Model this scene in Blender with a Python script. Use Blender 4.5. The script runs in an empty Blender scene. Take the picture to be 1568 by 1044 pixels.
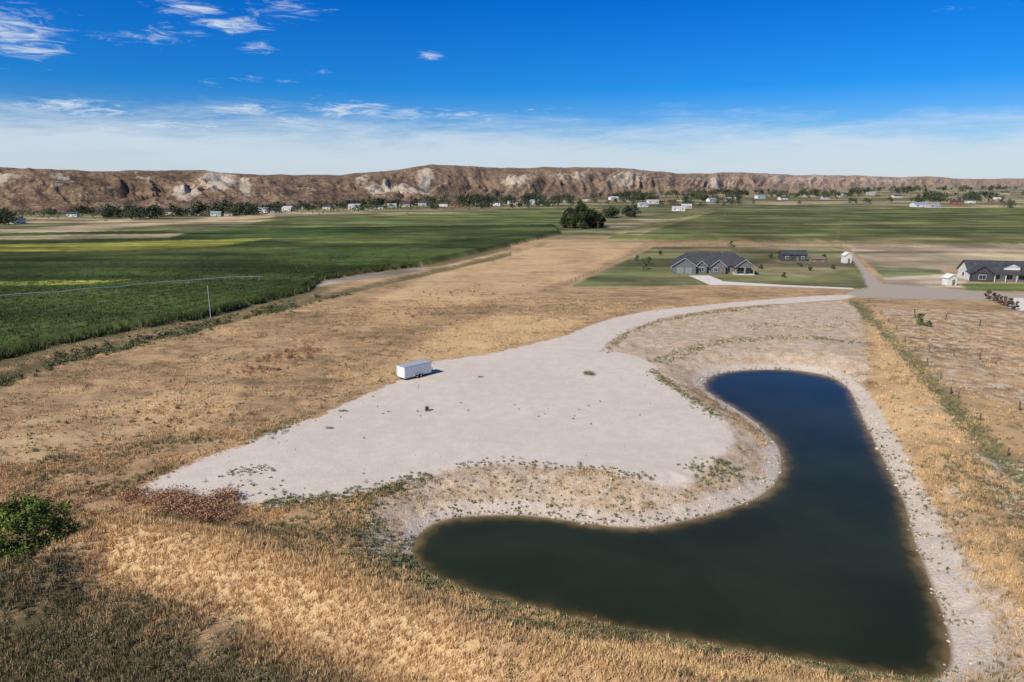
import bpy, math, numpy as np
from mathutils import Vector
rng=np.random.default_rng(7)
S=bpy.context.scene
# ---------------------------------------------------------------- survey helpers
H=36.0; F=1045.0; CX=784.0; CY=522.0
PIT=math.atan(246/1045); cp,sp=math.cos(PIT),math.sin(PIT)
def G(u,v,z=0.0):
    a=(u-CX)/F; b=(CY-v)/F
    dy=cp+b*sp; dz=-sp+b*cp
    t=(z-H)/dz
    return (a*t,dy*t)
def GP(L,z=0.0): return np.array([G(u,v,z) for u,v in L])
def cat(P,n=4,closed=True):
    P=np.asarray(P,float); N=len(P); out=[]
    rngi=range(N) if closed else range(N-1)
    for i in rngi:
        if closed: p0,p1,p2,p3=P[i-1],P[i],P[(i+1)%N],P[(i+2)%N]
        else: p0,p1,p2,p3=P[max(i-1,0)],P[i],P[i+1],P[min(i+2,N-1)]
        for k in range(n):
            t=k/n
            out.append(0.5*((2*p1)+(-p0+p2)*t+(2*p0-5*p1+4*p2-p3)*t*t+(-p0+3*p1-3*p2+p3)*t**3))
    if not closed: out.append(P[-1])
    return np.array(out)
def vn(x,y,seed=0):
    ix=np.floor(x).astype(np.int64); iy=np.floor(y).astype(np.int64)
    fx=x-ix; fy=y-iy; fx=fx*fx*(3-2*fx); fy=fy*fy*(3-2*fy)
    def h(a,b):
        n=(a*374761393+b*668265263+seed*1274126177)&0xFFFFFFFF
        n=((n^(n>>13))*1274126177)&0xFFFFFFFF
        n=n^(n>>16)
        return (n&0xFFFFFF)/float(0xFFFFFF)
    return (h(ix,iy)*(1-fx)+h(ix+1,iy)*fx)*(1-fy)+(h(ix,iy+1)*(1-fx)+h(ix+1,iy+1)*fx)*fy
def fbm(x,y,seed=0,o=4):
    s=0;a=0.5;t=0
    for i in range(o):
        s=s+a*vn(x,y,seed+i*17); t+=a; a*=.5; x=x*2.03+3.1; y=y*2.03+1.7
    return s/t
def sst(a,b,x):
    t=np.clip((x-a)/(b-a),0,1); return t*t*(3-2*t)
def sdf(P,X,Y):
    d=np.full(X.shape,1e18); ins=np.zeros(X.shape,bool)
    N=len(P)
    for i in range(N):
        ax,ay=P[i]; bx,by=P[(i+1)%N]
        ex,ey=bx-ax,by-ay; L=ex*ex+ey*ey+1e-9
        t=np.clip(((X-ax)*ex+(Y-ay)*ey)/L,0,1)
        dd=(X-ax-t*ex)**2+(Y-ay-t*ey)**2
        d=np.minimum(d,dd)
        if abs(by-ay)>1e-9:
            c=((ay>Y)!=(by>Y))&(X<ex*(Y-ay)/ey+ax)
            ins^=c
    d=np.sqrt(d); return np.where(ins,-d,d)
def pdist(P,X,Y):
    d=np.full(X.shape,1e18)
    for i in range(len(P)-1):
        ax,ay=P[i]; bx,by=P[i+1]
        ex,ey=bx-ax,by-ay; L=ex*ex+ey*ey+1e-9
        t=np.clip(((X-ax)*ex+(Y-ay)*ey)/L,0,1)
        d=np.minimum(d,(X-ax-t*ex)**2+(Y-ay-t*ey)**2)
    return np.sqrt(d)
# ---------------------------------------------------------------- outlines
WZ=-2.3
POND=cat(GP([(632,838),(642,820),(665,803),(700,793),(750,790),(800,790),(850,795),(900,802),(950,808),(1000,807),(1050,798),(1090,788),(1130,775),(1165,760),(1188,740),(1197,715),(1195,690),(1180,668),(1155,645),(1125,625),(1095,607),(1080,594),(1082,582),(1100,573),(1130,568),(1180,566),(1225,568),(1270,577),(1295,592),(1308,612),(1320,640),(1335,670),(1352,705),(1370,740),(1385,775),(1398,825),(1415,870),(1430,910),(1445,950),(1453,985),(1453,1015),(1435,1036),(1395,1040),(1330,1030),(1240,1015),(1150,1000),(1050,982),(950,962),(850,940),(760,918),(700,900),(660,882),(638,862)],WZ),3)
PAD=cat(GP([(1296,451),(1200,456),(1100,465),(1000,475),(940,487),(900,500),(870,513),(800,530),(740,544),(668,552),(640,570),(600,588),(540,612),(480,640),(430,655),(370,682),(300,705),(240,735),(205,757),(260,757),(310,762),(360,768),(410,772),(480,768),(540,758),(600,742),(650,730),(700,718),(760,710),(850,716),(930,722),(1000,738),(1045,738),(1078,715),(1110,695),(1125,668),(1100,638),(1060,612),(1030,595),(1005,575),(1005,560),(975,545),(930,535),(935,520),(970,503),(1010,488),(1070,477),(1150,468),(1296,458)]),2)
SOILN=GP([(930,535),(935,515),(990,492),(1060,480),(1150,470),(1296,460),(1318,480),(1325,540),(1330,580),(1295,560),(1180,555),(1100,560),(1060,590),(1130,640),(1200,690),(1200,750),(1130,790),(1000,815),(850,800),(700,792),(640,815),(620,850),(600,850),(545,815),(570,770),(640,725),(760,705),(1000,735),(1100,700),(1110,650),(1060,612),(1005,575),(1000,555)])
SOILR=GP([(1290,575),(1330,600),(1365,660),(1410,740),(1455,800),(1500,870),(1568,960),(1640,1060),(1470,1100),(1440,1000),(1380,760),(1320,640)],-1)
SOILB=[GP([(690,950),(760,945),(800,960),(900,975),(900,990),(800,985),(700,975)]),GP([(1480,690),(1568,700),(1600,800),(1540,790)]),GP([(1430,730),(1470,740),(1500,830),(1450,800)]),GP([(1340,470),(1700,480),(1700,640),(1450,600)])]
CREST=GP([(-100,905),(60,862),(170,808),(330,832),(450,870),(560,905),(680,940),(800,985),(1000,1040),(1300,1100)],2.5)
DITCH=GP([(-200,640),(0,578),(60,559),(130,540),(200,525),(290,504),(350,489),(440,467),(520,449),(650,419),(760,394),(850,370)])
RD=GP([(1312,462),(1350,500),(1400,555),(1450,610),(1500,665),(1568,735),(1700,870)])
NSH=GP([(620,850),(660,885),(760,922),(850,944),(950,966),(1050,986),(1150,1004),(1300,1028),(1440,1045)],-2)
TRK=[cat(GP([(1290,455),(1150,462),(1040,478),(960,500),(920,530),(860,580),(780,620),(680,660),(560,700),(440,735)]),5,False),
     cat(GP([(900,520),(780,552),(690,572),(640,600),(560,640),(480,690)]),5,False)]
CORN=GP([(-300,640),(-120,583),(0,552),(60,537),(150,517),(250,498),(330,481),(420,459),(470,447),(490,430),(560,418),(650,407),(760,382),(860,358),(850,347),(500,352),(0,362),(-300,366)])
RFLD=GP([(925,367),(1010,342),(1090,324),(1568,318),(1900,318),(1900,378),(1560,374),(1290,370)])
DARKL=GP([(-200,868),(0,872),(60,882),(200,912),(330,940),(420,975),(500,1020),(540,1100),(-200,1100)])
GOLD=[GP([(80,868),(170,808),(330,832),(450,872),(560,900),(680,925),(700,960),(720,1060),(520,1000),(400,950),(250,905)]),
      GP([(-100,690),(0,650),(150,620),(300,600),(340,590),(370,600),(300,650),(150,680),(0,720)]),
      GP([(680,500),(760,480),(900,492),(860,512),(800,528),(740,542),(665,548),(560,585),(430,640),(420,630),(540,590),(620,548)]),
      GP([(1340,470),(1400,560),(1470,660),(1500,740),(1540,860),(1600,960),(1500,900),(1440,790),(1390,700),(1340,600)]),
      GP([(700,400),(860,370),(985,372),(870,430),(700,470),(560,470)]),
      GP([(700,950),(1000,1000),(1250,1044),(1250,1100),(600,1100)])]
FLD=[
 (CORN,(0.058,0.080,0.021),1.0),
 (GP([(330,350),(420,336),(860,320),(868,346),(500,353),(250,360)]),(0.13,0.15,0.05),3),
 (GP([(-200,360),(0,352),(150,343),(420,327),(420,333),(250,344),(60,357),(-200,366)]),(0.44,0.34,0.2),2),
 (GP([(-200,374),(0,367),(285,362),(260,370),(0,373),(-200,380)]),(0.42,0.35,0.19),2),
 (GP([(-100,385),(0,381),(200,376),(310,373),(420,370),(330,384),(200,390),(0,393),(-100,400)]),(0.27,0.26,0.05),3),
 (GP([(-100,400),(0,395),(260,388),(480,378),(640,372),(600,376),(400,390),(0,404)]),(0.11,0.13,0.035),2),
 (GP([(400,372),(640,360),(860,350),(850,358),(700,372),(560,385)]),(0.10,0.12,0.035),4),
 (GP([(-100,448),(0,441),(130,439),(200,437),(140,445),(0,448),(-100,456)]),(0.24,0.25,0.05),1),
 (GP([(478,432),(560,420),(650,409),(655,413),(600,422),(520,433),(484,439)]),(0.38,0.33,0.26),.6),
 (RFLD,(0.125,0.135,0.045),2),
 (GP([(925,362),(1000,340),(1080,326),(1100,324),(1040,342),(980,362)]),(0.25,0.22,0.10),2),
 (GP([(1050,345),(1900,338),(1900,346),(1040,352)]),(0.17,0.17,0.065),3),
 (GP([(1090,360),(1400,362),(1700,366),(1700,374),(1290,370),(1100,368)]),(0.19,0.18,0.07),2),
 (GP([(868,440),(900,425),(1000,378),(1288,377),(1300,395),(1320,412),(1345,436),(1330,443),(1290,441),(1100,436),(940,440)]),(0.185,0.18,0.078),1.5),
 (GP([(1160,400),(1290,392),(1300,412),(1240,425),(1160,418)]),(0.27,0.23,0.12),2),
 (GP([(1000,378),(1290,377),(1290,384),(1000,386)]),(0.25,0.215,0.11),2),
 (GP([(880,436),(960,405),(1000,395),(1000,420),(960,436)]),(0.155,0.165,0.065),2),
 (GP([(1292,374),(1900,380),(1900,420),(1340,412)]),(0.43,0.335,0.205),1),
 (GP([(1335,408),(1440,412),(1450,420),(1350,425)]),(0.17,0.18,0.08),1),
 (GP([(1350,425),(1480,418),(1480,440),(1360,440)]),(0.45,0.36,0.25),1),
 (GP([(1470,434),(1900,430),(1900,449),(1480,445)]),(0.12,0.155,0.05),1),
]
ROADP=[GP([(1296,386),(1306,386),(1330,415),(1352,434),(1420,439),(1480,444),(1560,449),(1900,462),(1900,474),(1560,461),(1440,458),(1360,457),(1312,454),(1290,452),(1300,446),(1328,440),(1318,415)])]
def fields(X,Y):
    R=np.hypot(X,Y); near=(R<420)&(Y>-60)
    o={}
    for k,P in (('sd_pad',PAD),('sd_pond',POND)):
        a=np.full(X.shape,60.0); a[near]=np.minimum(sdf(P,X[near],Y[near]),60); o[k]=a
    def sub(P,fn,big=1e4,lim=None):
        m=near if lim is None else (R<lim)
        a=np.full(X.shape,big); a[m]=fn(P,X[m],Y[m]); return a
    n1=fbm(X/14,Y/14,3,4)-.5; n2=fbm(X/2.2,Y/2.2,9,3)-.5
    sw=o['sd_pond']; sp_=o['sd_pad']
    soil=sst(1.5,-1.5,sub(SOILN,sdf))
    soil=np.maximum(soil,0.85*sst(1.5,-1.5,sub(SOILR,sdf)))
    for b,wt in zip(SOILB,(.6,.6,.6,.42)): soil=np.maximum(soil,wt*sst(1.5,-1.5,sub(b,sdf)))
    gold=np.zeros_like(X)
    for g,wt in zip(GOLD,(1.7,.7,.75,.75,.6,.45)): gold=np.maximum(gold,wt*sst(2.5,-1.5,sub(g,sdf)+n2*3))
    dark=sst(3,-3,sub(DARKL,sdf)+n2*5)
    dcr=sub(CREST,pdist); dd=sub(DITCH,pdist,lim=700); dr=sub(RD,pdist)
    nsh=sst(6,2,sub(NSH,pdist)); o['shw']=2.2-1.7*nsh+.9*sst(2,-2,sub(SOILR,sdf))
    sc=sub(CORN,sdf,lim=2500); sr=sub(RFLD,sdf,lim=2500)
    amp=sst(240,190,R)*sst(-1,4,sp_)*sst(0,4,sw)
    h=(n1*1.3+n2*.28)*amp + n1*.15*sst(240,190,R)*sst(0,4,sw)
    W=8.0
    h=h+np.where(sw>0,WZ*(1-sst(-2.5,W,sw))/(1-sst(-2.5,W,np.array(0.0))),WZ+np.maximum(sw*.3,-3))*(sw<W)
    ero=fbm(X/.9,Y/.9,19,3)-.5
    h=np.where(sw>0,h+(n2*.35+ero*.3)*sst(0,1.5,sw)*sst(12,5,sw),h)
    h=h+2.9*np.exp(-(dcr/3.8)**2)*sst(2,8,sw)
    h=h-0.8*np.exp(-(dd/2.2)**2)*(R<400)
    h=h-0.5*np.exp(-(dr/1.6)**2)*sst(1,5,sw)
    o['crop']=np.maximum(sst(0,-1.6,sc),0)
    rows=fbm(X/3,Y/3,21,3)
    h=h+o['crop']*(1.9+.7*rows)+sst(0,-2,sr)*1.1
    o.update(h=h,soil=soil,gold=gold,dark=dark,dd=dd,dr=dr,sc=sc,sr=sr,R=R,n1=n1,n2=n2)
    return o
# ---------------------------------------------------------------- mesh helper
def mk(name,V,Fc,mats,col=None,midx=None,attrs=None,smooth=False,parent=None):
    V=np.asarray(V,np.float32).reshape(-1,3)
    me=bpy.data.meshes.new(name)
    if isinstance(Fc,np.ndarray):
        M,k=Fc.shape
        me.vertices.add(len(V)); me.vertices.foreach_set('co',V.ravel())
        me.loops.add(M*k); me.loops.foreach_set('vertex_index',Fc.astype(np.int32).ravel())
        me.polygons.add(M); me.polygons.foreach_set('loop_start',np.arange(M,dtype=np.int32)*k)
        me.update(calc_edges=True)
    else:
        me.from_pydata([tuple(v) for v in V.tolist()],[],Fc)
    for m in mats: me.materials.append(m)
    if midx is not None: me.polygons.foreach_set('material_index',np.asarray(midx,np.int32))
    if smooth: me.polygons.foreach_set('use_smooth',np.ones(len(me.polygons),bool))
    if col is not None:
        a=me.color_attributes.new('Col','FLOAT_COLOR','POINT')
        c=np.ones((len(V),4),np.float32); c[:,:3]=col; a.data.foreach_set('color',c.ravel())
    for k_,v in (attrs or {}).items():
        a=me.attributes.new(k_,'FLOAT','POINT'); a.data.foreach_set('value',np.asarray(v,np.float32).ravel())
    me.validate(); me.update()
    ob=bpy.data.objects.new(name,me); S.collection.objects.link(ob)
    if parent: ob.parent=parent
    return ob
# ---------------------------------------------------------------- node helper
class N:
    def __init__(s,nt): s.t=nt; nt.nodes.clear()
    def n(s,typ,**kw):
        x=s.t.nodes.new(typ)
        for k,v in kw.items(): setattr(x,k,v)
        return x
    def l(s,a,b): s.t.links.new(a,b)
    def put(s,inp,v):
        if hasattr(v,'is_output'): s.l(v,inp)
        else: inp.default_value=v
    def m(s,op,a,b=0.0,c=None,clamp=False):
        x=s.n('ShaderNodeMath',operation=op,use_clamp=clamp); s.put(x.inputs[0],a); s.put(x.inputs[1],b)
        if c is not None: s.put(x.inputs[2],c)
        return x.outputs[0]
    def ss(s,x,a,b):
        r=s.n('ShaderNodeMapRange',interpolation_type='SMOOTHSTEP'); s.put(r.inputs[0],x)
        r.inputs[1].default_value=a; r.inputs[2].default_value=b; return r.outputs[0]
    def mix(s,f,a,b,mode='MIX'):
        x=s.n('ShaderNodeMix',data_type='RGBA',blend_type=mode); s.put(x.inputs[0],f)
        for i,v in ((6,a),(7,b)):
            s.put(x.inputs[i],v if hasattr(v,'is_output') else (*v,1)[:4])
        return x.outputs[2]
    def noise(s,vec,scale,det=4,rough=.55,dist=0):
        x=s.n('ShaderNodeTexNoise'); s.l(vec,x.inputs['Vector']); x.inputs['Scale'].default_value=scale
        x.inputs['Detail'].default_value=det; x.inputs['Roughness'].default_value=rough; x.inputs['Distortion'].default_value=dist
        return x.outputs[0]
    def at(s,name,col=False):
        x=s.n('ShaderNodeAttribute',attribute_name=name); return x.outputs['Color'] if col else x.outputs['Fac']
    def ramp(s,f,stops):
        x=s.n('ShaderNodeValToRGB'); s.l(f,x.inputs[0]); e=x.color_ramp.elements
        while len(e)<len(stops): e.new(.5)
        for q,(p,c) in zip(e,stops): q.position=p; q.color=(*c,1)
        return x.outputs[0]
    def bsdf(s,col,rough=.9,spec=.2,bump=None,bs=.5,bd=.1,**kw):
        b=s.n('ShaderNodeBsdfPrincipled'); s.put(b.inputs['Base Color'],col if hasattr(col,'is_output') else (*col,1))
        s.put(b.inputs['Roughness'],rough); b.inputs['Specular IOR Level'].default_value=spec
        for k,v in kw.items(): b.inputs[k].default_value=v
        if bump is not None:
            u=s.n('ShaderNodeBump'); s.l(bump,u.inputs['Height']); s.put(u.inputs['Strength'],bs); u.inputs['Distance'].default_value=bd
            s.l(u.outputs[0],b.inputs['Normal'])
        o=s.n('ShaderNodeOutputMaterial'); s.l(b.outputs[0],o.inputs[0]); return b
def newmat(name):
    m=bpy.data.materials.new(name); m.use_nodes=True; return m,N(m.node_tree)
def mat(name,col,rough=.8,ns=3,amt=.25,spec=.3,**kw):
    m,n=newmat(name); p=n.n('ShaderNodeTexCoord').outputs['Object']
    f=n.noise(p,ns,3)
    c=n.mix(n.ss(f,.25,.75),tuple(x*(1-amt) for x in col),tuple(min(1,x*(1+amt)) for x in col))
    n.bsdf(c,rough,spec,**kw); return m
def attrmat(name,rough=.9,spec=.1,ns=6,trans=0):
    m,n=newmat(name); p=n.n('ShaderNodeNewGeometry').outputs['Position']
    f=n.noise(p,ns,1); v=n.ss(f,.2,.8)
    c=n.mix(1.0,n.at('Col',True),n.mix(v,(.75,.75,.75),(1.2,1.2,1.2)),'MULTIPLY')
    n.bsdf(c,rough,spec); return m
M_GR=attrmat('dry_grass_mat'); M_LF=attrmat('leaf_mat',.7,.2,2); M_BARK=mat('bark',(.12,.09,.065)); M_RK=attrmat('rock_mat',.95,.1,9)
# ---------------------------------------------------------------- GROUND
ang=np.radians(np.concatenate([np.arange(-180,-52,4),np.arange(-52,52,.19),np.arange(52,180,4)]))
r=[0.3,4,8,12,16,20,24,28]; x=31.0
while x<6000: r.append(x); x*=1.0068 if x<2500 else 1.02
while x<42000: r.append(x); x*=1.12
r=np.array(r); A,R_=np.meshgrid(ang,r); X=(R_*np.sin(A)).ravel(); Y=(R_*np.cos(A)).ravel()
fd=fields(X,Y)
nA=len(ang); nR=len(r)
i,j=np.meshgrid(np.arange(nR-1),np.arange(nA)); i=i.ravel(); j=j.ravel(); j2=(j+1)%nA
Fq=np.stack([i*nA+j,i*nA+j2,(i+1)*nA+j2,(i+1)*nA+j],1)[:, ::-1]
pn=fbm(X/260,Y/90,31,5); pn2=fbm(X/60,Y/30,33,4)
C=np.zeros((len(X),3))
tan=np.array([.40,.31,.18]); olv=np.array([.15,.15,.065])
mixf=sst(.40,.60,pn*.7+pn2*.3)[:,None]
C[:]=tan*(1-mixf)+olv*mixf
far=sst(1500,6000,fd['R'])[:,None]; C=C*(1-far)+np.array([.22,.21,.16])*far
veg=sst(480,380,fd['R']); veg=np.where(Y<-20,1,veg)
for P,c,soft in FLD:
    lim=fd['R']<4500; s=np.full(X.shape,1e4); s[lim]=sdf(P,X[lim],Y[lim])
    s=s+fd['n2']*soft*1.2
    w=sst(soft,-soft,s); C=C*(1-w[:,None])+np.array(c)*w[:,None]; veg=veg*(1-w)
fn=fbm(X/90+Y/400,Y/11,41,4); C*= (0.64+.72*sst(.3,.7,fn))[:,None]
fn3=fbm(X/26,Y/26,47,4); C*= (0.72+.56*sst(.3,.7,fn3))[:,None]
C*= (0.75+.5*fbm(X/5,Y/5,43,3))[:,None]
C*= (1+.16*np.sin((.92*X-.40*Y)*6.283/5.5+fd['n1']*1.5)*fd['crop']*sst(700,300,fd['R']))[:,None]
vd=np.maximum(sst(6,1.5,fd['dd']+fd['n2']*6),sst(9,5,fd['sc']+fd['n2']*5)*(fd['sc']>0))*(fd['R']<700)*(fd['sc']>-1)*(X<0)
stp=sst(2,0,sdf(GP([(478,432),(560,420),(650,409),(655,413),(600,422),(520,433),(484,439)]),X,Y)); vd=vd*(1-stp)
wl=vd*0.8
C=C*(1-wl[:,None])+np.array([.12,.112,.048])*wl[:,None]; veg=veg*(1-wl)
vr=sst(2.6,.8,fd['dr']+fd['n2']*2)*.6; C=C*(1-vr[:,None])+np.array([.12,.14,.06])*vr[:,None]; veg=veg*(1-vr)
road=np.zeros_like(X)
for P in ROADP:
    lim=fd['R']<900; s=np.full(X.shape,1e4); s[lim]=sdf(P,X[lim],Y[lim]); road=np.maximum(road,sst(.5,-.5,s))
C=C*(1-road[:,None])+np.array([.46,.385,.30])*road[:,None]; veg*=1-road
trk=np.full(X.shape,50.0); lim=(fd['R']<420)&(fd['sd_pad']<3)
for P in TRK: trk[lim]=np.minimum(trk[lim],pdist(P,X[lim],Y[lim]))
m,n=newmat('ground_mat')
pos=n.n('ShaderNodeNewGeometry').outputs['Position']
nA_=n.noise(pos,.045,4,.6); nB=n.noise(pos,.42,5,.62); nC=n.noise(pos,3.0,3,.7); nD=n.noise(pos,16,2,.6)
mp=n.n('ShaderNodeMapping'); n.l(pos,mp.inputs[0]); mp.inputs['Scale'].default_value=(.10,.32,1); mp.inputs['Rotation'].default_value=(0,0,.5)
nS=n.noise(mp.outputs[0],1,5,.65,.6)
t=n.m('ADD',n.m('MULTIPLY',nA_,.48),n.m('ADD',n.m('MULTIPLY',nS,.42),n.m('ADD',n.m('MULTIPLY',nB,.28),n.m('MULTIPLY',nC,.28))))
t=n.m('SUBTRACT',t,.185)
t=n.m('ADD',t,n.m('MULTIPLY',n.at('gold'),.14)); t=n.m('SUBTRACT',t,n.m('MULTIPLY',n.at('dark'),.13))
grass=n.ramp(t,[(.36,(.135,.108,.052)),(.45,(.28,.185,.097)),(.53,(.43,.275,.145)),(.60,(.55,.365,.19)),(.72,(.68,.475,.25))])
col=n.mix(1.0,n.at('Col',True),n.mix(n.ss(nC,.3,.7),(.72,.72,.72),(1.25,1.25,1.25)),'MULTIPLY')
col=n.mix(n.at('veg'),col,grass)
col=n.mix(1.0,col,n.mix(n.ss(nD,.3,.7),(.68,.68,.68),(1.26,1.26,1.26)),'MULTIPLY')
soilc=n.ramp(n.m('ADD',n.m('MULTIPLY',nB,.5),n.m('MULTIPLY',nC,.5)),[(.36,(.33,.23,.14)),(.48,(.51,.385,.26)),(.6,(.66,.54,.405))])
sm=n.m('ADD',n.at('soil'),n.m('ADD',n.m('MULTIPLY',n.m('SUBTRACT',nB,.5),2.4),n.m('MULTIPLY',n.m('SUBTRACT',nC,.5),1.8)))
col=n.mix(n.m('MULTIPLY',n.ss(sm,.42,.62),n.ss(n.at('soil'),.02,.2)),col,soilc)
sh=n.m('ADD',n.m('SUBTRACT',n.at('sd_pond'),n.at('shw')),n.m('ADD',n.m('MULTIPLY',n.m('SUBTRACT',nB,.5),4),n.m('MULTIPLY',n.m('SUBTRACT',nC,.5),1.5)))
gravel=n.ramp(n.m('ADD',n.m('MULTIPLY',nC,.5),n.m('MULTIPLY',nD,.5)),[(.35,(.45,.36,.275)),(.5,(.62,.525,.425)),(.65,(.74,.65,.54))])
col=n.mix(n.ss(sh,.6,-.4),col,gravel)
pd=n.m('ADD',n.at('sd_pad'),n.m('ADD',n.m('MULTIPLY',n.m('SUBTRACT',nB,.5),5),n.m('MULTIPLY',n.m('SUBTRACT',nC,.5),1.6)))
padc=n.mix(n.ss(n.m('ADD',n.m('MULTIPLY',nB,.6),n.m('MULTIPLY',nA_,.4)),.36,.66),(.595,.51,.42),(.675,.59,.50))
tk=n.m('ABSOLUTE',n.m('SUBTRACT',n.at('trk'),.95)); tf=n.m('MULTIPLY',n.ss(tk,.5,.1),n.ss(nB,.42,.62))
padc=n.mix(n.m('MULTIPLY',tf,.22),padc,(.48,.41,.34))
vor=n.n('ShaderNodeTexVoronoi'); n.l(pos,vor.inputs['Vector']); vor.inputs['Scale'].default_value=2.2
padc=n.mix(1.0,padc,n.mix(n.ss(nD,.3,.68),(.78,.77,.76),(1.13,1.13,1.13)),'MULTIPLY')
padc=n.mix(n.m('MULTIPLY',n.ss(vor.outputs['Distance'],.2,.1),.5),padc,(.36,.30,.24))
padc=n.mix(n.m('MULTIPLY',n.ss(nC,.60,.72),.35),padc,(.43,.36,.285))
pmask=n.ss(pd,.25,-.25)
col=n.mix(pmask,col,padc)
col=n.mix(n.ss(n.at('sd_pond'),.5,-.1),col,(.22,.15,.08))
hgt=n.m('ADD',n.m('MULTIPLY',nC,.7),n.m('MULTIPLY',nD,.35))
n.bsdf(col,.95,.1,bump=hgt,bs=n.m('SUBTRACT',.75,n.m('MULTIPLY',pmask,.5)),bd=.35)
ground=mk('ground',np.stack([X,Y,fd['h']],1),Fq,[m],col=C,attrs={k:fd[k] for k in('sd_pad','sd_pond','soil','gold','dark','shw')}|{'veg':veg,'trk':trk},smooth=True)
# ---------------------------------------------------------------- WATER
bx0,by0=POND.min(0)-2; bx1,by1=POND.max(0)+2
gx=np.arange(bx0,bx1,.6); gy=np.arange(by0,by1,.6); GX,GY=np.meshgrid(gx,gy); sw=sdf(POND,GX.ravel(),GY.ravel())
w_=len(gx); ii,jj=np.meshgrid(np.arange(len(gy)-1),np.arange(w_-1),indexing='ij'); ii=ii.ravel(); jj=jj.ravel()
q=np.stack([ii*w_+jj,ii*w_+jj+1,(ii+1)*w_+jj+1,(ii+1)*w_+jj],1); q=q[(sw[q].min(1)<.9)]
us,inv=np.unique(q,return_inverse=True); q=inv.reshape(q.shape)
m,n=newmat('pond_water_mat'); pos=n.n('ShaderNodeNewGeometry').outputs['Position']
nb=n.noise(pos,.5,4); nr=n.noise(pos,2.2,3,.5); nw=n.noise(pos,.07,3)
e=n.m('ADD',n.at('sd'),n.m('MULTIPLY',n.m('SUBTRACT',nb,.5),2.0))
c=n.ramp(n.ss(e,-2.6,.25),[(0,(.020,.026,.012)),(.4,(.030,.031,.012)),(.75,(.085,.064,.024)),(1,(.20,.14,.065))])
c=n.mix(1.0,c,n.mix(n.ss(nw,.3,.7),(.8,.8,.8),(1.2,1.2,1.2)),'MULTIPLY')
n.bsdf(c,.10,.30,bump=nr,bs=.06,bd=.05,IOR=1.33)
mk('pond_water',np.stack([GX.ravel()[us],GY.ravel()[us],np.full(len(us),WZ)],1),q,[m],attrs={'sd':sw[us]},smooth=True)
# ---------------------------------------------------------------- HILLS
us_=np.linspace(-1000,2700,2200); 
basep=np.interp(us_,[-1000,-400,0,200,400,550,700,860,1000,1200,1400,1568,2000,2700],[345,335,326,322,316,312,308,303,299,292,287,284.5,283,283])
topp=np.interp(us_,[-1000,-600,-200,0,60,130,160,220,330,350,400,520,560,600,640,665,700,760,800,830,860,900,960,1000,1050,1100,1160,1200,1300,1360,1400,1450,1568,1800,2700],
 [262,240,252,254,258,260,263,261,261,265,267.5,268,265,261,256,252,253.5,257,258,256,257,256,259,263,266,264,265,268,269,271,270,274,273,271,272])
topp=topp+1.0*(fbm(us_/22,us_*0,77,4)-.5)*2.6
bd=36*F/(basep-276); rdist=bd*1.12+260
NV=130; tt=np.linspace(0,1.9,NV)
dx=(us_-CX)/F
B=np.stack([dx*bd,bd],1); Rr=np.stack([dx*rdist,rdist],1)
ray_dz=(-sp+((CY-topp)/F)*cp)/(cp+((CY-topp)/F)*sp); zr=H+ray_dz*rdist
s=np.concatenate([[0],np.cumsum(np.hypot(*np.diff(Rr,axis=0).T))])
T,SS=np.meshgrid(tt,s); U=np.meshgrid(tt,us_)[1]
P=B[:,None,:]*(1-T[...,None])+Rr[:,None,:]*T[...,None]
def ridged(x,y,seed,o=4):
    v=0;a=.5;t=0
    for k in range(o):
        v=v+a*(1-np.abs(2*vn(x,y,seed+k*13)-1)); t+=a; a*=.5; x=x*2.1+7; y=y*2.1+2
    return v/t
warp=fbm(P[...,0]/130,P[...,1]/90,50,4)*160
g1=ridged((SS+warp)/150,T*1.2+SS/900,51,4); g2=ridged((SS+warp*.8)/30,T*2.4,57,4); g3=fbm((SS)/260,T*1.8,59,4)
env=np.sin(np.pi*np.clip(T,0,1))**.8
tv=np.clip(T,0,1)+ (g1-.55)*.30*env+(g2-.5)*.20*env+(g3-.5)*.70*env
tv=np.clip(tv,0,1)
prof=.34*sst(0,.6,tv)+.66*sst(.15,1.0,tv)
Z=zr[:,None]*prof
Z=np.where(T>1,zr[:,None]*(1-.03*(T-1)) ,Z)-1.0*(T<.02)
Z=Z+(fbm(P[...,0]/14,P[...,1]/14,66,3)-.5)*5*env*(T<1)
q0=np.arange(len(us_)-1)[:,None]*NV+np.arange(NV-1)[None,:]; q0=q0.ravel()
Fh=np.stack([q0,q0+NV,q0+NV+1,q0+1],1)
wh=np.zeros_like(T)
for (uu,t0,wu,wt,a) in [(345,.6,24,.28,.95),(295,.33,22,.12,.8),(385,.45,8,.25,.8),(235,.6,26,.2,.35),(605,.40,42,.09,1.0),(640,.35,20,.08,.9),(655,.65,11,.25,.9),(15,.5,30,.10,.8),(560,.6,12,.15,.5),(700,.4,20,.12,.4),(1215,.5,60,.2,.6),(1080,.5,40,.2,.6),(960,.5,40,.2,.5),(870,.5,30,.2,.45),(790,.45,26,.15,.45),(1330,.5,70,.25,.5),(480,.4,30,.15,.4),(120,.5,25,.15,.35)]:
    wh=np.maximum(wh,a*np.exp(-((U-uu)/wu)**2-((T-t0)/wt)**2))
m,n=newmat('hill_mat'); pos=n.n('ShaderNodeNewGeometry').outputs['Position']
a1=n.noise(pos,.007,4,.6); a2=n.noise(pos,.045,5,.75); a3=n.noise(pos,.20,3,.7)
sxh=n.n('ShaderNodeMapping'); n.l(pos,sxh.inputs[0]); sxh.inputs['Scale'].default_value=(.004,.004,.16); a4=n.noise(sxh.outputs[0],1,4,.6)
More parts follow.
